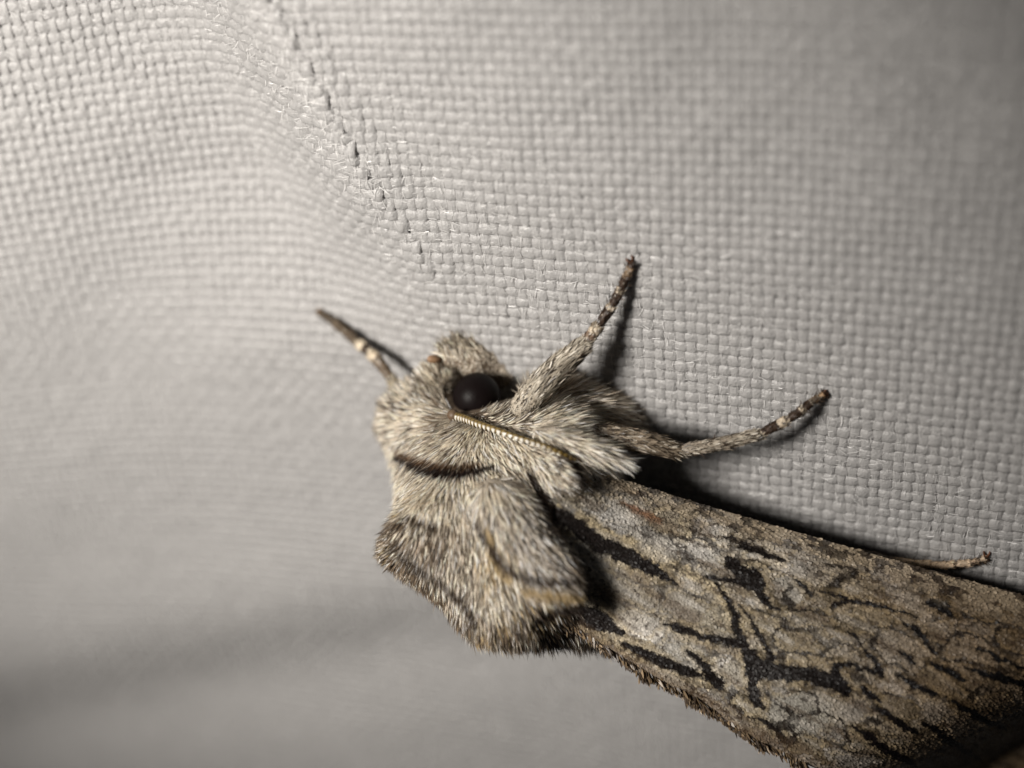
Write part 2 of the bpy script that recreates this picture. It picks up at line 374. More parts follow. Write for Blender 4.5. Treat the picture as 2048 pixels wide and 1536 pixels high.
DARK_LINES = [
 ([(792, 908, 5), (830, 925, 8), (870, 934, 8), (910, 936, 7), (955, 931, 5)], (.13, .075, .04)),
 ([(972, 1070, 11), (992, 1125, 13), (1018, 1162, 9)], (.50, .385, .22)), ([(1050, 1186, 8), (1120, 1197, 10), (1195, 1203, 7)], (.47, .35, .18)),
 ([(790, 919, 6), (830, 938, 10), (870, 948, 11), (910, 949, 10), (955, 942, 7), (990, 934, 3)], (.012, .006, .004)),
 ([(950, 1052, 6), (985, 1105, 8), (1010, 1140, 9), (1055, 1160, 9), (1100, 1168, 7), (1160, 1166, 6)], (.045, .028, .018)),
 ([(782, 1100, 7), (830, 1140, 9), (890, 1178, 8), (930, 1215, 9), (950, 1255, 9)], (.06, .042, .028)),
 ([(815, 1038, 7), (860, 1062, 7), (900, 1068, 5)], (.09, .065, .045)),
 ([(1060, 950, 7), (1080, 985, 10), (1105, 1025, 14), (1150, 1075, 16)], (.02, .012, .008)),  # dark brown fur edge with the tegula's cast shade painted in
 ([(1125, 905, 6), (1150, 930, 10), (1165, 960, 7)], (.05, .035, .025)),
 ([(1190, 1225, 14), (1120, 1225, 12), (1070, 1250, 9)], (.03, .02, .014)),
 ([(880, 725, 6), (940, 740, 7), (990, 760, 7)], (.12, .085, .05))]

def guide(P, Nn, jitter=.13):
    q = proj(P); d2 = ((q[:, None, :] - Gp[None]) ** 2).sum(-1); wg = 1 / (d2 + 14 ** 2) ** 2.6; wg /= wg.sum(1, keepdims=True)
    d = wg @ Gd; ll = wg @ Gl; cw = wg @ Gc
    g = d[:, :1] * ex - d[:, 1:] * ey
    g = norm(g - (g * Nn).sum(1, keepdims=True) * Nn)
    D_ = norm(norm(g + rng.normal(0, jitter, g.shape)) * np.cos(ll[:, :1]) + Nn * np.sin(ll[:, :1]) * (1 + rng.normal(0, .25, (len(P), 1))))
    cw = cw + np.array([.10, 0, .06, 0, .06, 0, .02]); cw = cw / cw.sum(1, keepdims=True); cum = np.cumsum(cw, 1); cl = vnoise(P, 6.5, 61); cl = np.clip((cl - .18) / .64, 0, 1); rr = (.62 * rng.random(len(P)) + .38 * cl); rr = np.argsort(np.argsort(rr)) / len(rr)
    pick = (rr[:, None] > cum).sum(1).clip(0, 6)
    avg = cw @ PAL
    base = (.86 * PAL[pick] + .14 * avg) * rng.lognormal(0, .24, len(P))[:, None]
    return D_, ll[:, 1], base

EC = pa(953, 794, .05)
def fur_on(name, Vv, Q, dens, parent, weight=None, lscale=1.0, width=.0235, dark=False):
    P, Nn = sample_mesh(Vv, Q, dens, weight)
    keep = np.linalg.norm(P - EC, axis=1) > .80; P, Nn = P[keep], Nn[keep]
    D_, ln, base = guide(P, Nn)
    if dark: base = np.where((rng.random(len(P)) < .8)[:, None], np.array((.050, .034, .022)), base * 1.1)
    n = len(P); ln = ln * lscale * rng.uniform(.65, 1.2, n)
    jl = rng.uniform(.55, 1.35, n)
    def colfn(X, k, t):
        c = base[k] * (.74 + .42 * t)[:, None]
        q = proj(X)
        for pts, colr in DARK_LINES:
            m_ = line_mask(q, pts, 2.5, jl[k])[:, None]; c = c * (1 - m_) + np.array(colr) * m_
        return np.clip(c, .003, .9)
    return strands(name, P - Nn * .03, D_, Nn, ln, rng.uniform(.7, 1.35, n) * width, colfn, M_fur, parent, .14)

def wbody(c):
    w_ = np.where(c[:, 1] > -5.5, 1.0, .12)
    return w_ * np.where((c[:, 2] < .75), .25, 1)
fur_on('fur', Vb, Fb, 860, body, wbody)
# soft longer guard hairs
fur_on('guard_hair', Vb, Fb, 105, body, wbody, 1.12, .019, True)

# ---- small closed shapes
def mirror(P): Q = np.array(P, float); Q[..., 0] = 2 * AM - Q[..., 0]; return Q
def ellipsoid(c, A, ra, nU=28, nV=18):
    """c centre, A 3x3 rows = axes, ra radii"""
    u = np.linspace(0, 2 * np.pi, nU, endpoint=False); v = np.linspace(.02, np.pi - .02, nV)
    uu, vv = np.meshgrid(u, v, indexing='ij')
    X = np.stack([np.cos(vv), np.sin(vv) * np.cos(uu), np.sin(vv) * np.sin(uu)], -1) * np.asarray(ra)
    P = np.asarray(c) + X @ np.asarray(A); idx = np.arange(nU * nV).reshape(nU, nV); r = np.roll(idx, -1, 0)
    Q = np.stack([idx[:, :-1], idx[:, 1:], r[:, 1:], r[:, :-1]], -1).reshape(-1, 4)
    return P.reshape(-1, 3), Q

def frame(d):
    d = norm(np.asarray(d, float)); u = norm(np.cross(d, np.array([.13, .2, 1.]))); return np.stack([d, u, np.cross(d, u)])

def tube(P, R, nR=12, flat=1.0, bump=None):
    P = np.asarray(P, float); R = np.asarray(R, float); T = norm(np.gradient(P, axis=0))
    up = norm(np.cross(T, np.tile(norm(np.cross(T[0], ez)), (len(P), 1)))); sd = np.cross(T, up)
    a = np.linspace(0, 2 * np.pi, nR, endpoint=False)
    V = P[:, None] + (sd[:, None] * np.cos(a)[None, :, None] + up[:, None] * (np.sin(a) * flat)[None, :, None]) * R[:, None, None]
    n = len(P); idx = np.arange(n * nR).reshape(n, nR); r = np.roll(idx, -1, 1)
    Q = np.stack([idx[:-1], r[:-1], r[1:], idx[1:]], -1).reshape(-1, 4)
    Vv = np.vstack([V.reshape(-1, 3), P[:1], P[-1:]])
    Tr = np.concatenate([np.stack([r[0], idx[0], np.full(nR, n * nR)], -1), np.stack([idx[-1], r[-1], np.full(nR, n * nR + 1)], -1)])
    return Vv, Q, Tr

# ---- raised furry flaps over the wing bases
def flap(name, px, py, dx, dy, ra, off, lab=None, tilt=.22):
    hit = BV.ray_cast(Vector(CAM), Vector(ray(px, py)))
    if hit[0] is None: c, nn = pa(px, py, off), ez
    else: c = surf(px, py, off); nn = np.array(hit[1]); nn = nn * np.sign(nn @ ez)
    d = dx * ex - dy * ey; d = norm(norm(d - (d @ nn) * nn) + tilt * nn); nn = norm(nn - (nn @ d) * d); A = np.stack([d, np.cross(nn, d), nn])
    Vv, Q = ellipsoid(c, A, ra, 40, 26)
    o = mesh_obj(name, Vv, Q, M_skin, moth, np.tile((.30, .26, .21), (len(Vv), 1)) * (.4 + 1.2 * vnoise(Vv, 14., 81))[:, None])
    if lab: o['label'] = lab
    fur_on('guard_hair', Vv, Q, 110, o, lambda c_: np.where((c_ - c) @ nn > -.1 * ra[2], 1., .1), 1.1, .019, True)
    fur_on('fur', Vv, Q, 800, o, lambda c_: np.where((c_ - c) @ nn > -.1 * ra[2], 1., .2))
flap('tegula', 1052, 1082, .55, .85, (1.75, .78, .36), .04)
flap('costal_tuft', 1150, 888, .95, .33, (1.08, .23, .18), .05)
def chest():
    c = pa(1160, 816, .95); d = norm(pa(1295, 855, .95) - c); nn = norm(ez - (ez @ d) * d); Vv, Q = ellipsoid(c, np.stack([d, np.cross(nn, d), nn]), (1.55, .60, .66), 44, 30)
    o = mesh_obj('chest_tuft', Vv, Q, M_skin, moth, np.tile((.2, .16, .12), (len(Vv), 1))); fur_on('fur', Vv, Q, 700, o, lambda c_: np.where((c_ - c) @ ez > -.2, 1., .3), 1.1)
chest()
flap('face_tuft', 880, 758, -.8, .45, (.62, .42, .40), -.35)
flap('shoulder_tuft', 1085, 925, .8, .5, (.80, .40, .20), .02)

# ---- eyes
ec = EC
Ve, Qe = ellipsoid(ec, np.stack([ez, ex, ey]), (.62, .63, .64), 40, 26)
eye = mesh_obj('eye', Ve, Qe, M_eye, moth); eye['label'] = 'glossy black compound eye'
mesh_obj('eye', mirror(Ve), Qe[:, ::-1], M_eye, moth)

# ---- palps
def palp(path, rad, mir):
    P = catmull(path, 26); R = np.interp(np.linspace(0, 1, 26), np.linspace(0, 1, len(rad)), rad)
    Vv, Q, T = tube(P, R, 16)
    if mir: Vv = mirror(Vv); Q = Q[:, ::-1]; T = T[:, ::-1]
    o = mesh_obj('palp', Vv, Q, M_skin, moth, np.tile((.16, .12, .085), (len(Vv), 1)), True, T)
    Pn, Nn = sample_mesh(Vv, Q, 620)
    q = proj(Pn); n = len(Pn)
    ax = norm(P[-1] - P[0]); ax = mirror(ax + np.array([AM, 0, 0])) if mir else ax
    ax = norm(np.asarray(ax) - (np.array([2 * AM - AM, 0, 0]) if mir else 0))
    D_ = norm(ax * .5 + ey * .55 + Nn * .55 + rng.normal(0, .2, (n, 3)))
    dkt = rng.random(n) < .3; mixc = mixw(cr=5, gr=2.5, br=1.6, dk=1); pick = rng.choice(7, n, p=mixc)
    base = (.7 * PAL[pick] + .3 * mixc @ PAL) * rng.lognormal(0, .15, n)[:, None]
    strands('fur', Pn - Nn * .02, D_, Nn, rng.uniform(.25, .58, n), rng.uniform(.022, .04, n), lambda X, k, t: np.clip(base[k] * (.8 + .4 * t)[:, None] * np.where(dkt[k], 1 - .85 * t, 1.)[:, None], .003, .9), M_fur, o, .15)
    # bare tip joint
    tipd = norm(P[-1] - P[-4]); Vt, Qt = ellipsoid(P[-1] + tipd * .26, frame(tipd), (.20, .12, .12), 14, 10)
    if mir: Vt = mirror(Vt); Qt = Qt[:, ::-1]
    c_ = np.array((.23, .14, .08)) * (.6 + .8 * vnoise(Vt, 14., 4))[:, None]
    mesh_obj('palp_tip', Vt, Qt, M_chitin, o, c_)
pp = [pa(1024, 752, .0), pa(985, 722, .15), pa(938, 718, .22), pa(886, 718, .22)]
palp(pp, (.46, .54, .52, .17), False); palp(pp, (.46, .54, .52, .17), True)

# ---- antennae
def antenna(pix, mir):
    P = np.array([surf(x, y, o) for x, y, o in pix]); n = 330; P = catmull(P, n); nseg = 38
    t = np.linspace(0, 1, n); ph_ = (t * nseg) % 1
    R0 = np.interp(t, (0, .03, .5, 1), (.10, .082, .052, .016))
    R = R0 * (.86 + .30 * np.sin(np.pi * np.clip(ph_, 0, 1)) ** 1.5 * (.4 + .6 * ph_))
    nR = 14; Vv, Q, T = tube(P, R, nR)
    tn = norm(np.gradient(P, axis=0)); low = norm(np.cross(tn, ez)); low *= np.sign(low @ -ey)[:, None]
    X = Vv[:-2].reshape(n, nR, 3); rel = norm(X - P[:, None]); dt = (rel * low[:, None]).sum(-1)
    X += low[:, None] * (np.clip(dt, 0, 1) * (R0 * 1.1 * (ph_ ** 1.5))[:, None])[..., None]      # teeth
    X -= low[:, None] * (np.clip(-dt, 0, 1) * (R0 * .30 * (ph_ ** 1.3))[:, None])[..., None]
    Vv[:-2] = X.reshape(-1, 3)
    gold = np.array((.17, .115, .028)); brn = np.array((.035, .02, .008)); wht = np.array((.66, .63, .57))
    c = gold * (1 - ph_[:, None, None] ** 2) + brn * ph_[:, None, None] ** 2 + np.zeros((n, nR, 3))
    wm = (np.clip((dt - .05) * 4, 0, 1) * np.clip((.62 - t) * 12, 0, 1)[:, None] * np.clip(2.2 - np.abs(ph_ - .58) * 6, 0, 1)[:, None])[..., None]
    c = c * (1 - wm) + wht * wm
    c = np.vstack([c.reshape(-1, 3), gold, gold])
    if mir: Vv = mirror(Vv); Q = Q[:, ::-1]; T = T[:, ::-1]
    a = mesh_obj('antenna', Vv, Q, M_ant, moth, c, True, T)
    d = norm(P[6] - P[0]); Vt, Qt = ellipsoid(P[0], frame(d), (.16, .15, .15), 16, 12)
    if mir: Vt = mirror(Vt); Qt = Qt[:, ::-1]
    mesh_obj('antenna_base', Vt, Qt, M_chitin, a, np.tile((.10, .065, .04), (len(Vt), 1)))
AP = [(906, 830, .30), (930, 836, .38), (955, 846, .42), (990, 858, .46), (1037, 875, .55), (1084, 890, .52), (1130, 909, .36), (1170, 928, .12), (1215, 952, -.25), (1260, 975, -.6)]
antenna(AP, False); antenna(AP, True)

# ---- legs
def leg(parts, mir=False, label=None):
    """parts: list of (name, [(px,py,h)...], [radii], colour function(t)->rgb, hair density)"""
    e = bpy.data.objects.new('leg', None); COL.objects.link(e); e.parent = moth; e.location = -moth.location
    if label: e['label'] = label
    for name, pts, rad, cf, hair, spines in parts:
        P = np.array([on_cloth(*p) if len(p) == 3 else np.array(p[:3]) for p in pts]); n = 30; P = catmull(P, n) if len(P) > 2 else P[0] + (P[1] - P[0]) * np.linspace(0, 1, n)[:, None]
        R = .84 * np.interp(np.linspace(0, 1, n), np.linspace(0, 1, len(rad)), rad); R[0] *= .55; R[1] *= .85; R[-2] *= .88; R[-1] *= .55
        Vv, Q, T = tube(P, R, 14)
        t = np.append(np.repeat(np.linspace(0, 1, n), 14), (0, 1))
        c = cf(t); sp = vnoise(Vv, 16., 9); c = c * (.55 + .9 * sp)[:, None]
        if mir: Vv = mirror(Vv); Q = Q[:, ::-1]; T = T[:, ::-1]; P = mirror(P)
        o = mesh_obj(name, Vv, Q, M_chitin, None, c, True, T); o.parent = e
        # lying scales
        Pn, Nn = sample_mesh(Vv, Q, hair[0]); k = len(Pn)
        kk = np.argmin(((Pn[:, None] - P[None]) ** 2).sum(-1), 1); tt = kk / (n - 1); tan = norm(np.gradient(P, axis=0))[kk]
        D_ = norm(tan + Nn * hair[2] + rng.normal(0, .16, (k, 3)))
        spk = rng.random(k); base = cf(tt) * rng.lognormal(0, .25, k)[:, None]
        base = np.where((spk < hair[3])[:, None], np.array((.05, .035, .024)), base)
        base = np.where((spk > 1 - hair[4])[:, None], np.array((.66, .60, .50)), base)
        strands('scales', Pn - Nn * .01, D_, Nn, rng.uniform(.6, 1.2, k) * hair[1], rng.uniform(.022, .04, k), lambda X, j, t_: np.clip(base[j] * (.8 + .3 * t_)[:, None], .003, .9), M_fur, o)
        if spines:
            m_ = spines; kk = rng.integers(3, n - 1, m_); sd = norm(np.cross(tan0 := norm(np.gradient(P, axis=0))[kk], ez)) * rng.choice((-1, 1), m_)[:, None]
            Nn = norm(sd + rng.normal(0, .35, (m_, 3))); root = P[kk] + Nn * (R[kk] * .8)[:, None]
            D_ = norm(Nn * .8 + tan0 * .75)
            strands('spines', root, D_, ez + np.zeros((m_, 3)), rng.uniform(.13, .24, m_), np.full(m_, .020), lambda X, j, t_: np.tile((.05, .03, .018), (len(X), 1)), M_chitin, o)
    return e
def band(body_c, tip_c, at=.78, start=.0):
    b, q = np.array(body_c), np.array(tip_c)
    return lambda t: np.where((t > at)[:, None] | (t < start)[:, None], q, b) if np.ndim(t) else b
pale = (.52, .44, .34); dkb = (.050, .030, .020); brn = (.16, .115, .075); gry = (.34, .29, .23)
flat_c = lambda c: (lambda t: np.tile(np.array(c, float), (len(t), 1)))
HS = (650, .16, .12, .22, .12); HT = (520, .10, .10, .05, .02)
def lerp_pts(pts, a, b, n=4):
    P = np.array([p for p in pts], float); s_ = np.linspace(0, 1, len(P)); q = np.linspace(a, b, n)
    return [tuple(np.interp(x, s_, P[:, k]) for k in range(3)) for x in q]
def tarsus(path, cuts, rads, cols):
    out = []
    for (a, b), r, c in zip(zip(cuts[:-1], cuts[1:]), rads, cols):
        out.append(('tarsal_segment', lerp_pts(path, a, b), [r * .85, r, r * 1.12], c, HT, 5))
    return out
def claws(p, q):
    p, q = np.array(p, float), np.array(q, float); d = q - p; o = np.array([-d[1], d[0], 0])
    return [('claw', [tuple(p), tuple(p + d * .6 + o * s_ * .35 + np.array([0, 0, .03])), tuple(p + d + o * s_ * .3 + np.array([0, 0, -.03]))], [.035, .028, .012], flat_c((.12, .05, .025)), (60, .04, .1, .5, 0), 0) for s_ in (-1, 1)]
# right foreleg
ft = [(1163, 698, 1.05), (1190, 660, .82), (1222, 615, .55), (1245, 572, .32), (1264, 527, .12)]
leg([('femur', [(1190, 862, .9), (1110, 842, 1.2), (1045, 825, 1.9)], [.30, .34, .28], flat_c(gry), (500, .4, .35, .2, .1), 0),
     ('tibia', [(1032, 826, 2.25), (1075, 778, 1.95), (1120, 733, 1.5), (1166, 692, 1.08)], [.32, .42, .36, .26], flat_c((.40, .35, .28)), (900, .30, .20, .24, .40), 3)]
    + tarsus(ft, (0, .30, .52, .70, .86, 1), (.17, .14, .13, .12, .11), (band((.20, .14, .10), pale, .70), band(dkb, pale, .80), band(dkb, pale, .86), band(dkb, (.3, .22, .15), .88), band((.26, .18, .11), dkb, .7)))
    + claws((1264, 527, .12), (1256, 512, .05)), label='thick grey furred foreleg with dark banded foot')
# right middle leg
mt_ = [(1520, 868, 1.05), (1560, 848, .82), (1598, 825, .58), (1625, 803, .34), (1648, 788, .12)]
leg([('femur', [(1120, 862, 1.5), (1200, 868, 1.9), (1280, 882, 1.95), (1362, 903, 1.75)], [.28, .32, .33, .22], flat_c((.25, .2, .145)), (700, .24, .14, .3, .1), 0),
     ('tibia', [(1354, 902, 1.78), (1410, 893, 1.62), (1465, 882, 1.35), (1522, 868, 1.05)], [.15, .18, .18, .16], flat_c(gry), (760, .2, .14, .28, .24), 12)]
    + tarsus(mt_, (0, .34, .56, .74, .88, 1), (.14, .125, .115, .105, .10), (band(dkb, pale, .66, .10), band(dkb, pale, .84), band(dkb, gry, .86), band((.12, .08, .05), gry, .8), band((.30, .2, .12), (.09, .04, .02), .8)))
    + claws((1648, 788, .12), (1656, 782, .05)), label='slender middle leg with spiny shin and banded foot')
# right hind leg
ht_ = [(1770, 1118, .55), (1830, 1128, .45), (1890, 1130, .35), (1940, 1126, .22), (1972, 1116, .10)]
leg([('femur', [(1280, 1030, 1.0), (1400, 1062, .8)], [.3, .28], flat_c(brn), (400, .24, .14, .3, .1), 0),
     ('tibia', [(1400, 1062, .8), (1570, 1088, .7), (1772, 1118, .55)], [.18, .17, .14], flat_c(brn), (420, .2, .14, .3, .1), 5)]
    + tarsus(ht_, (0, .38, .6, .77, .9, 1), (.11, .105, .10, .09, .09), (band(brn, (.62, .48, .33), .2), band((.60, .46, .32), dkb, .9), band((.55, .43, .31), dkb, .9), band((.3, .22, .15), dkb, .85), band((.42, .33, .24), dkb, .8)))
    + claws((1972, 1116, .10), (1974, 1100, .05)), label='pale hind foot reaching out from under the wing edge')
# left foreleg, reaching ahead of the head
lt = [(782, 756, 1.05), (752, 716, .80), (722, 690, .55), (682, 655, .30), (640, 622, .12)]
leg([('femur', [(900, 860, 1.4), (850, 830, 1.5), (812, 808, 1.5)], [.26, .28, .22], flat_c(gry), (400, .2, .14, .25, .1), 0),
     ('tibia', [(816, 815, 1.5), (800, 790, 1.3), (782, 756, 1.05)], [.19, .2, .18], flat_c((.34, .29, .21)), (500, .16, .14, .15, .2), 0)]
    + tarsus(lt, (0, .34, .52, .64, .82, 1), (.17, .16, .15, .15, .145), (band((.17, .125, .085), (.7, .6, .46), .68), band((.07, .05, .035), (.7, .6, .46), .52), band((.12, .09, .06), (.14, .1, .07), .85), band((.12, .09, .06), (.12, .09, .06), .9), band((.085, .065, .045), (.14, .09, .05), .8)))
    + claws((640, 622, .12), (632, 612, .05)), label='banded foreleg stretched ahead of the head')

# ---- wings
cost = [ph(1120, 925, 2.95), ph(1250, 966, 2.35), ph(1400, 1013, 2.0), ph(1650, 1086, 1.6), ph(1850, 1143, 1.35), ph(2048, 1197, 1.15), ph(2260, 1252, .95), ph(2480, 1320, .85)]
dors = [pa(1090, 1215, -1.55), pa(1215, 1296, -1.6), pa(1310, 1355, -1.62), pa(1400, 1402, -1.66), pa(1480, 1462, -1.7), pa(1570, 1508, -1.75), pa(1780, 1610, -1.8), pa(2120, 1780, -1.85)]
NU, NV = 520, 230
Cc, Dd = catmull(cost, NU), catmull(dors, NU)
vv = np.linspace(0, 1, NV)
outw = norm(np.array([.62, 0, .78]))
Wg = Cc[:, None] * (1 - vv)[None, :, None] + Dd[:, None] * vv[None, :, None]
ut = np.linspace(0, 1, NU)
bul = (np.sin(np.pi * vv) ** .8)[None] * (.50 + .25 * np.sin(np.pi * ut))[:, None]
Wg = Wg + outw * bul[..., None]
Wg = Wg + ez * (.55 * np.clip(1 - ut / .3, 0, 1) ** 1.5 * 1.0)[:, None, None] * (np.clip(1.15 - vv, 0, 1))[None, :, None]
# low relief between the veins
VE = [.16, .27, .38, .50, .62, .73, .84]
rel = sum(np.exp(-((vv[None] - (ve + .05 * (ut[:, None] - .5))) / .012) ** 2) for ve in VE) * .035 * np.clip((ut[:, None] - .1) * 4, 0, 1)
rel = rel + .05 * (vnoise(np.stack(np.meshgrid(ut * 14, vv * 6, indexing='ij'), -1).reshape(-1, 2), 1., 21).reshape(NU, NV) - .5)
Wg = Wg + outw * rel[..., None]
# the hind part of the wing drops away towards the cloth behind the body
qq = proj(Wg.reshape(-1, 3)).reshape(NU, NV, 2); past = ((qq[..., 0] - 1725) * .43 + (qq[..., 1] - 1536) * .90) / 80
past = np.where(past > -1, np.where(past < 1, (past + 1) ** 2 / 4, past), 0)
Wg = Wg - ez * (np.minimum(1.65 * past, np.maximum((Wg[..., 2] - .12) / ez[2], 0)))[..., None]
# costal edge rolls under
Wg[:, :, 2] -= (np.clip(1 - vv / .05, 0, 1) ** 2)[None] * .10

BLACK = [
 [(1120, 1030, 12), (1160, 1062, 12), (1200, 1088, 12), (1255, 1112, 12), (1305, 1138, 9), (1350, 1168, 3)],
 [(1405, 1152, 2), (1440, 1158, 4), (1478, 1162, 6), (1508, 1172, 9)], [(1452, 1118, 7), (1478, 1138, 12), (1505, 1150, 13), (1515, 1168, 9)], [(1508, 1172, 8), (1532, 1206, 6), (1556, 1218, 2)],
 [(1426, 1164, 2), (1451, 1202, 4), (1466, 1231, 5), (1475, 1266, 7), (1492, 1298, 9), (1510, 1330, 14)], [(1474, 1208, 1.5), (1510, 1255, 3.5), (1542, 1316, 4)],
 [(1322, 1247, 3), (1364, 1259, 6), (1407, 1272, 6), (1440, 1281, 6), (1485, 1290, 9)], [(1246, 1285, 6), (1305, 1312, 8), (1364, 1340, 7), (1400, 1352, 4)], [(1372, 1298, 3), (1408, 1340, 8), (1436, 1370, 7)],
 [(1488, 1306, 10), (1512, 1338, 17), (1567, 1342, 14), (1627, 1352, 14), (1668, 1362, 12), (1690, 1384, 6)], [(1508, 1345, 10), (1502, 1372, 8), (1512, 1402, 6), (1526, 1412, 2)], [(1668, 1360, 9), (1670, 1330, 7), (1692, 1326, 4), (1743, 1344, 3)],
 [(1742, 1310, 3), (1750, 1335, 6), (1760, 1352, 2)], [(1718, 1376, 2), (1738, 1390, 7), (1760, 1402, 2)], [(1784, 1342, 2), (1822, 1366, 6), (1866, 1388, 3)], [(1860, 1320, 2), (1890, 1340, 6), (1925, 1360, 2)], [(1925, 1332, 2), (1985, 1350, 7), (2050, 1370, 6), (2100, 1385, 3)],
 [(1798, 1303, 2), (1812, 1316, 6), (1828, 1328, 2)], [(1800, 1243, 2), (1835, 1262, 5), (1868, 1306, 3)], [(1662, 1220, 2), (1670, 1210, 4), (1690, 1204, 2)], [(1850, 1200, 4), (1880, 1212, 9), (1900, 1230, 4)], [(1945, 1294, 2), (1990, 1316, 4), (2060, 1334, 3)],
 [(1755, 1412, 2), (1790, 1436, 6), (1835, 1466, 3)], [(1588, 1158, 2), (1604, 1168, 5), (1615, 1188, 3)], [(1120, 1215, 20), (1190, 1235, 14), (1240, 1262, 5)], [(1440, 1075, 3), (1500, 1095, 6), (1560, 1120, 3)], [(1690, 1260, 2), (1730, 1300, 3), (1750, 1320, 3)],
 [(1640, 1180, 2), (1700, 1200, 4), (1770, 1215, 3), (1830, 1230, 2)], [(1900, 1400, 2), (1950, 1430, 6), (2010, 1455, 3)], [(1700, 1450, 2), (1760, 1490, 7), (1830, 1530, 3)], [(1840, 1440, 2), (1900, 1480, 7), (1960, 1520, 3)], [(1500, 1430, 2), (1540, 1450, 5), (1570, 1480, 4)]]
ELL = [((1567, 1180), (42, 36), (.43, .41, .37), .8), ((1595, 1425), (78, 42), (.42, .41, .37), .75), ((1590, 1265), (75, 55), (.30, .25, .17), .45), ((1730, 1240), (60, 30), (.33, .27, .16), .45), ((1725, 1355), (30, 18), (.36, .34, .3), .6),
       ((1440, 1235), (40, 30), (.40, .36, .28), .5), ((1350, 1300), (70, 20), (.40, .38, .34), .6), ((1480, 1340), (36, 30), (.38, .33, .24), .5)]
def worley(X, seed):
    i = np.floor(X).astype(np.int64); f1 = np.full(len(X), 9.); f2 = np.full(len(X), 9.); cid = np.zeros(len(X))
    for dx in (-1, 0, 1):
        for dy in (-1, 0, 1):
            c0 = i + np.array([dx, dy]); n = (c0[:, 0] * 374761393 + c0[:, 1] * 668265263 + seed * 974711)
            n = (n ^ (n >> 13)) * 1274126177 & 0xffffffff; n = n ^ (n >> 16)
            px, py, rr = (n & 1023) / 1023., ((n >> 10) & 1023) / 1023., ((n >> 5) & 255) / 255.
            d = np.hypot(c0[:, 0] + .15 + .7 * px - X[:, 0], c0[:, 1] + .15 + .7 * py - X[:, 1])
            nearer = d < f1; f2 = np.where(nearer, f1, np.minimum(f2, d)); cid = np.where(nearer, rr, cid); f1 = np.where(nearer, d, f1)
    return f1, f2, cid
def wing_col(P, fine=True):
    q = proj(P)
    q = q + 8 * (np.stack([vnoise(P, 1.9, 51), vnoise(P, 1.9, 52)], -1) - .5) + 9 * (np.stack([vnoise(P, 6., 53), vnoise(P, 6., 54)], -1) - .5)
    n1 = vnoise(P, 1.6, 31); n2 = vnoise(P, 5.5, 32); n3 = vnoise(P, 13., 33); n4 = vnoise(P, 26., 34)
    c = np.array((.42, .395, .36)) * (.50 + .7 * n1 + .5 * (n2 - .5))[:, None]
    # scalloped patches between fine dark veins
    al = -P[:, 1] + .25 * (P @ es); ac = P @ es + .22 * P[:, 1]
    X = np.stack([al / 1.35, ac / .62], -1) + .55 * (np.stack([vnoise(P, 2.2, 55), vnoise(P, 2.2, 56)], -1) - .5) + .22 * (np.stack([vnoise(P, 7., 57), vnoise(P, 7., 58)], -1) - .5)
    f1, f2, cid = worley(X, 5); edge = f2 - f1
    c = c * (.50 + .95 * cid)[:, None]
    ol = ((cid * 7.3) % 1 < .35)[:, None] * .5; c = c * (1 - ol) + np.array((.27, .215, .125)) * ol
    rimw = np.clip(1 - np.abs(edge - .22) / .12, 0, 1)[:, None] * .5; c = c * (1 - rimw) + np.array((.46, .37, .22)) * rimw
    wrm = np.clip((vnoise(P, .9, 35) - .45) * 3, 0, 1)[:, None]; c = c * (1 - .45 * wrm) + np.array((.31, .25, .16)) * .45 * wrm
    for (x, y), (rx, ry), colr, k in ELL:
        d = np.hypot((q[:, 0] - x) / rx, (q[:, 1] - y) / ry) + .35 * (n2 - .5); m_ = (k * np.clip((1 - d) * 4 + .3, 0, 1))[:, None]
        c = c * (1 - m_) + np.array(colr) * m_
        rim = np.clip(1 - np.abs(d - 1.0) / .12, 0, 1)[:, None] * .35; c = c * (1 - rim) + np.array((.33, .25, .12)) * rim
    ym = line_mask(q, [(1150, 1030, 10), (1215, 1070, 14), (1300, 1110, 15), (1380, 1145, 12), (1440, 1185, 10), (1460, 1230, 8)], 8)[:, None] * .75
    c = c * (1 - ym) + np.array((.50, .41, .26)) * ym
    om = line_mask(q, [(1235, 1005, 4), (1275, 1022, 8), (1308, 1035, 8)], 5)[:, None] * .8; c = c * (1 - om) + np.array((.24, .10, .04)) * om
    om = line_mask(q, [(1240, 975, 6), (1300, 990, 5)], 5)[:, None] * .6; c = c * (1 - om) + np.array((.2, .12, .07)) * om
    wm = line_mask(q, [(1170, 1010, 14), (1260, 1055, 14), (1330, 1085, 14), (1420, 1110, 12)], 14)[:, None] * .5; c = c * (1 - wm) + np.array((.58, .56, .53)) * wm
    # thin lines of dark brown scales along the veins
    for vpts in ([(1230, 1040, 1.5), (1330, 1090, 3), (1420, 1130, 2)], [(1330, 1060, 1.5), (1420, 1095, 3)], [(1300, 1120, 1), (1400, 1150, 2.5)], [(1550, 1100, 2), (1700, 1150, 3), (1850, 1190, 3)], [(1350, 1050, 2), (1450, 1080, 3)]):
        m_ = line_mask(q, vpts, 3, .5 + n3)[:, None] * .75; c = c * (1 - m_) + np.array((.06, .04, .028)) * m_
    spk = np.clip((n3 * .6 + n4 * .4 - .60) * 9, 0, 1)[:, None] * .8; c = c * (1 - spk) + np.array((.05, .036, .026)) * spk
    sn = vnoise(P * np.array([3.2, .8, 3.2]), 1.6, 36); bl = np.clip((sn - .58) * 6, 0, 1)[:, None] * .55; c = c * (1 - bl) + np.array((.13, .095, .065)) * bl
    pl = np.clip((.36 - sn) * 6, 0, 1)[:, None] * .5; c = c * (1 - pl) + np.array((.56, .53, .48)) * pl
    jit = .78 + .45 * n3
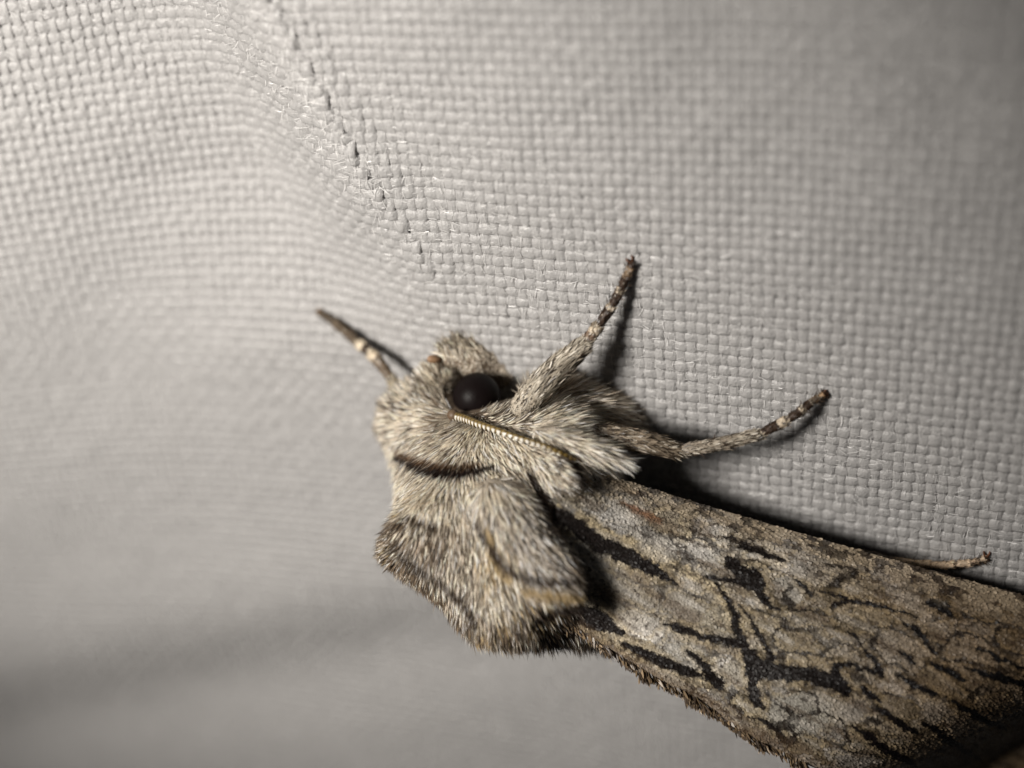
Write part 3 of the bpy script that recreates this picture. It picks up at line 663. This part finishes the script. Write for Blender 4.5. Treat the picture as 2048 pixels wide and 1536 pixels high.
    vn = (np.clip((.15 - edge) / .07, 0, 1) * np.clip((vnoise(P, 1.1, 59) - .26) * 4, 0, 1) * np.clip(.55 + n3, 0, 1) * np.clip((q[:, 0] - 1150) / 250, .35, 1))[:, None] * .95; c = c * (1 - vn) + np.array((.020, .014, .010)) * vn
    ms = np.zeros(len(P)); hs = np.zeros(len(P)); gs = np.zeros(len(P))
    for pts in BLACK:
        ms = np.maximum(ms, line_mask(q, pts, 3.5, jit * 1.32)); hs = np.maximum(hs, line_mask(q, [(a, b, r_ * 1.5 + 9) for a, b, r_ in pts], 10))
        gs = np.maximum(gs, line_mask(q, [(a, b, r_ * 1.5 + 4) for a, b, r_ in pts], 9))
    hs = (hs * .42 * np.clip(n1 * 2.2 - .5, 0, 1))[:, None]; c = c * (1 - hs) + np.array((.50, .40, .24)) * hs
    gs = (gs * np.clip((n3 - .42) * 4, 0, 1) * .8)[:, None]; c = c * (1 - gs) + np.array((.045, .032, .022)) * gs
    ms = ms[:, None]; c = c * (1 - ms) + np.array((.009, .006, .005)) * ms
    far = np.clip((q[:, 0] - 1480) / 450, 0, 1)[:, None]; c = c * (1 - .60 * far * np.array((.8, .95, 1.1)))  # outer wing browner, and the light's fall-off darkened into its colour
    return np.clip(c, .004, .8)

Vw = Wg.reshape(-1, 3); idx = np.arange(NU * NV).reshape(NU, NV)
Qw = np.stack([idx[:-1, :-1], idx[:-1, 1:], idx[1:, 1:], idx[1:, :-1]], -1).reshape(-1, 4)
ev = np.clip(1 - np.tile(vv, NU) / .10, 0, 1)
def costal(c, v, P):
    k = np.clip(1 - v / .14, 0, 1)[:, None]; sp = (vnoise(P * np.array([1, .5, 1]), 9., 44) > .52)[:, None]
    e_ = np.where(sp, np.array((.045, .032, .022)), np.array((.42, .34, .24)))
    c = c * (1 - .75 * k) + e_ * .75 * k
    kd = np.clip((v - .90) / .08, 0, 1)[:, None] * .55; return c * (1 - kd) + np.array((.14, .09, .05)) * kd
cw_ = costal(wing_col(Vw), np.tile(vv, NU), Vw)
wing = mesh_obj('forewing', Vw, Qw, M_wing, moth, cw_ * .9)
wing['label'] = 'mottled grey forewing with black streaks and pale oval spots'
# scales lying on it like shingles
n = 82000
iu = rng.random(n) * (NU - 2); iv = rng.random(n) * (NV - 2); a0, b0 = iu.astype(int), iv.astype(int); fu, fv = (iu - a0)[:, None], (iv - b0)[:, None]
P = Wg[a0, b0] * (1 - fu) * (1 - fv) + Wg[a0 + 1, b0] * fu * (1 - fv) + Wg[a0, b0 + 1] * (1 - fu) * fv + Wg[a0 + 1, b0 + 1] * fu * fv
Du = norm(Wg[a0 + 1, b0] - Wg[a0, b0]); Dv = norm(Wg[a0, b0 + 1] - Wg[a0, b0]); Nn = norm(np.cross(Du, Dv)); Nn *= np.sign(Nn @ outw)[:, None]
D_ = norm(Du + .15 * Dv + Nn * rng.uniform(.03, .20, n)[:, None] + rng.normal(0, .12, (n, 3)))
bc = costal(wing_col(P), iv / NV, P) * rng.lognormal(0, .15, n)[:, None]
strands('wing_scales', P + Nn * .004, D_, Nn, rng.uniform(.06, .11, n), rng.uniform(.038, .065, n), lambda X, k, t: np.clip(bc[k] * (.85 + .25 * t)[:, None], .003, .85), M_scale, wing, .15, (.5, 1, 1), .25)
# far forewing, mirrored
Vl = mirror((Cc[:, None] * (1 - vv)[None, :, None] + Dd[:, None] * vv[None, :, None]).reshape(-1, 3)); rz = np.repeat(Dd[:, 2], NV)
rz = np.repeat(Wg[:, -1, 2], NV); Vl[:, 0] += np.repeat(Wg[:, -1, 0] - Dd[:, 0], NV); Vl[:, 2] += rz - np.repeat(Dd[:, 2], NV)
Vl[:, 2] = np.maximum(rz - (rz - Vl[:, 2]) * 1.45, .3) - .05
sel = idx[::4, ::4]; Vl = Vl[sel.ravel()]; cl_ = cw_[sel.ravel()]; il = np.arange(sel.size).reshape(sel.shape)
Ql = np.stack([il[:-1, :-1], il[1:, :-1], il[1:, 1:], il[:-1, 1:]], -1).reshape(-1, 4)
wl = mesh_obj('forewing', Vl, Ql, M_wing, moth, cl_ * .9)

# fringe tufts on the ridge
k = 2600; iu = rng.integers(5, int(NU * .75), k)
P = Wg[iu, NV - 1] + rng.normal(0, .03, (k, 3)); Nn = np.tile(norm(np.array([.3, 0, 1.])), (k, 1))
tu = np.clip((vnoise(np.stack([iu / 15., iu * 0.], 1), 1., 71) - .35) * 2.2, 0, 1)
D_ = norm(np.stack([np.full(k, -.25), np.full(k, -.75), .25 + .9 * tu], -1) + rng.normal(0, .2, (k, 3)))
bc2 = np.where((rng.random(k) < .5)[:, None], np.array((.24, .17, .10)), np.array((.07, .05, .035))) * rng.lognormal(0, .3, k)[:, None]
strands('fringe', P, D_, Nn, rng.uniform(.14, .30, k) * (.7 + .6 * tu), rng.uniform(.04, .07, k), lambda X, j, t: np.clip(bc2[j], .003, .8), M_fur, wing)
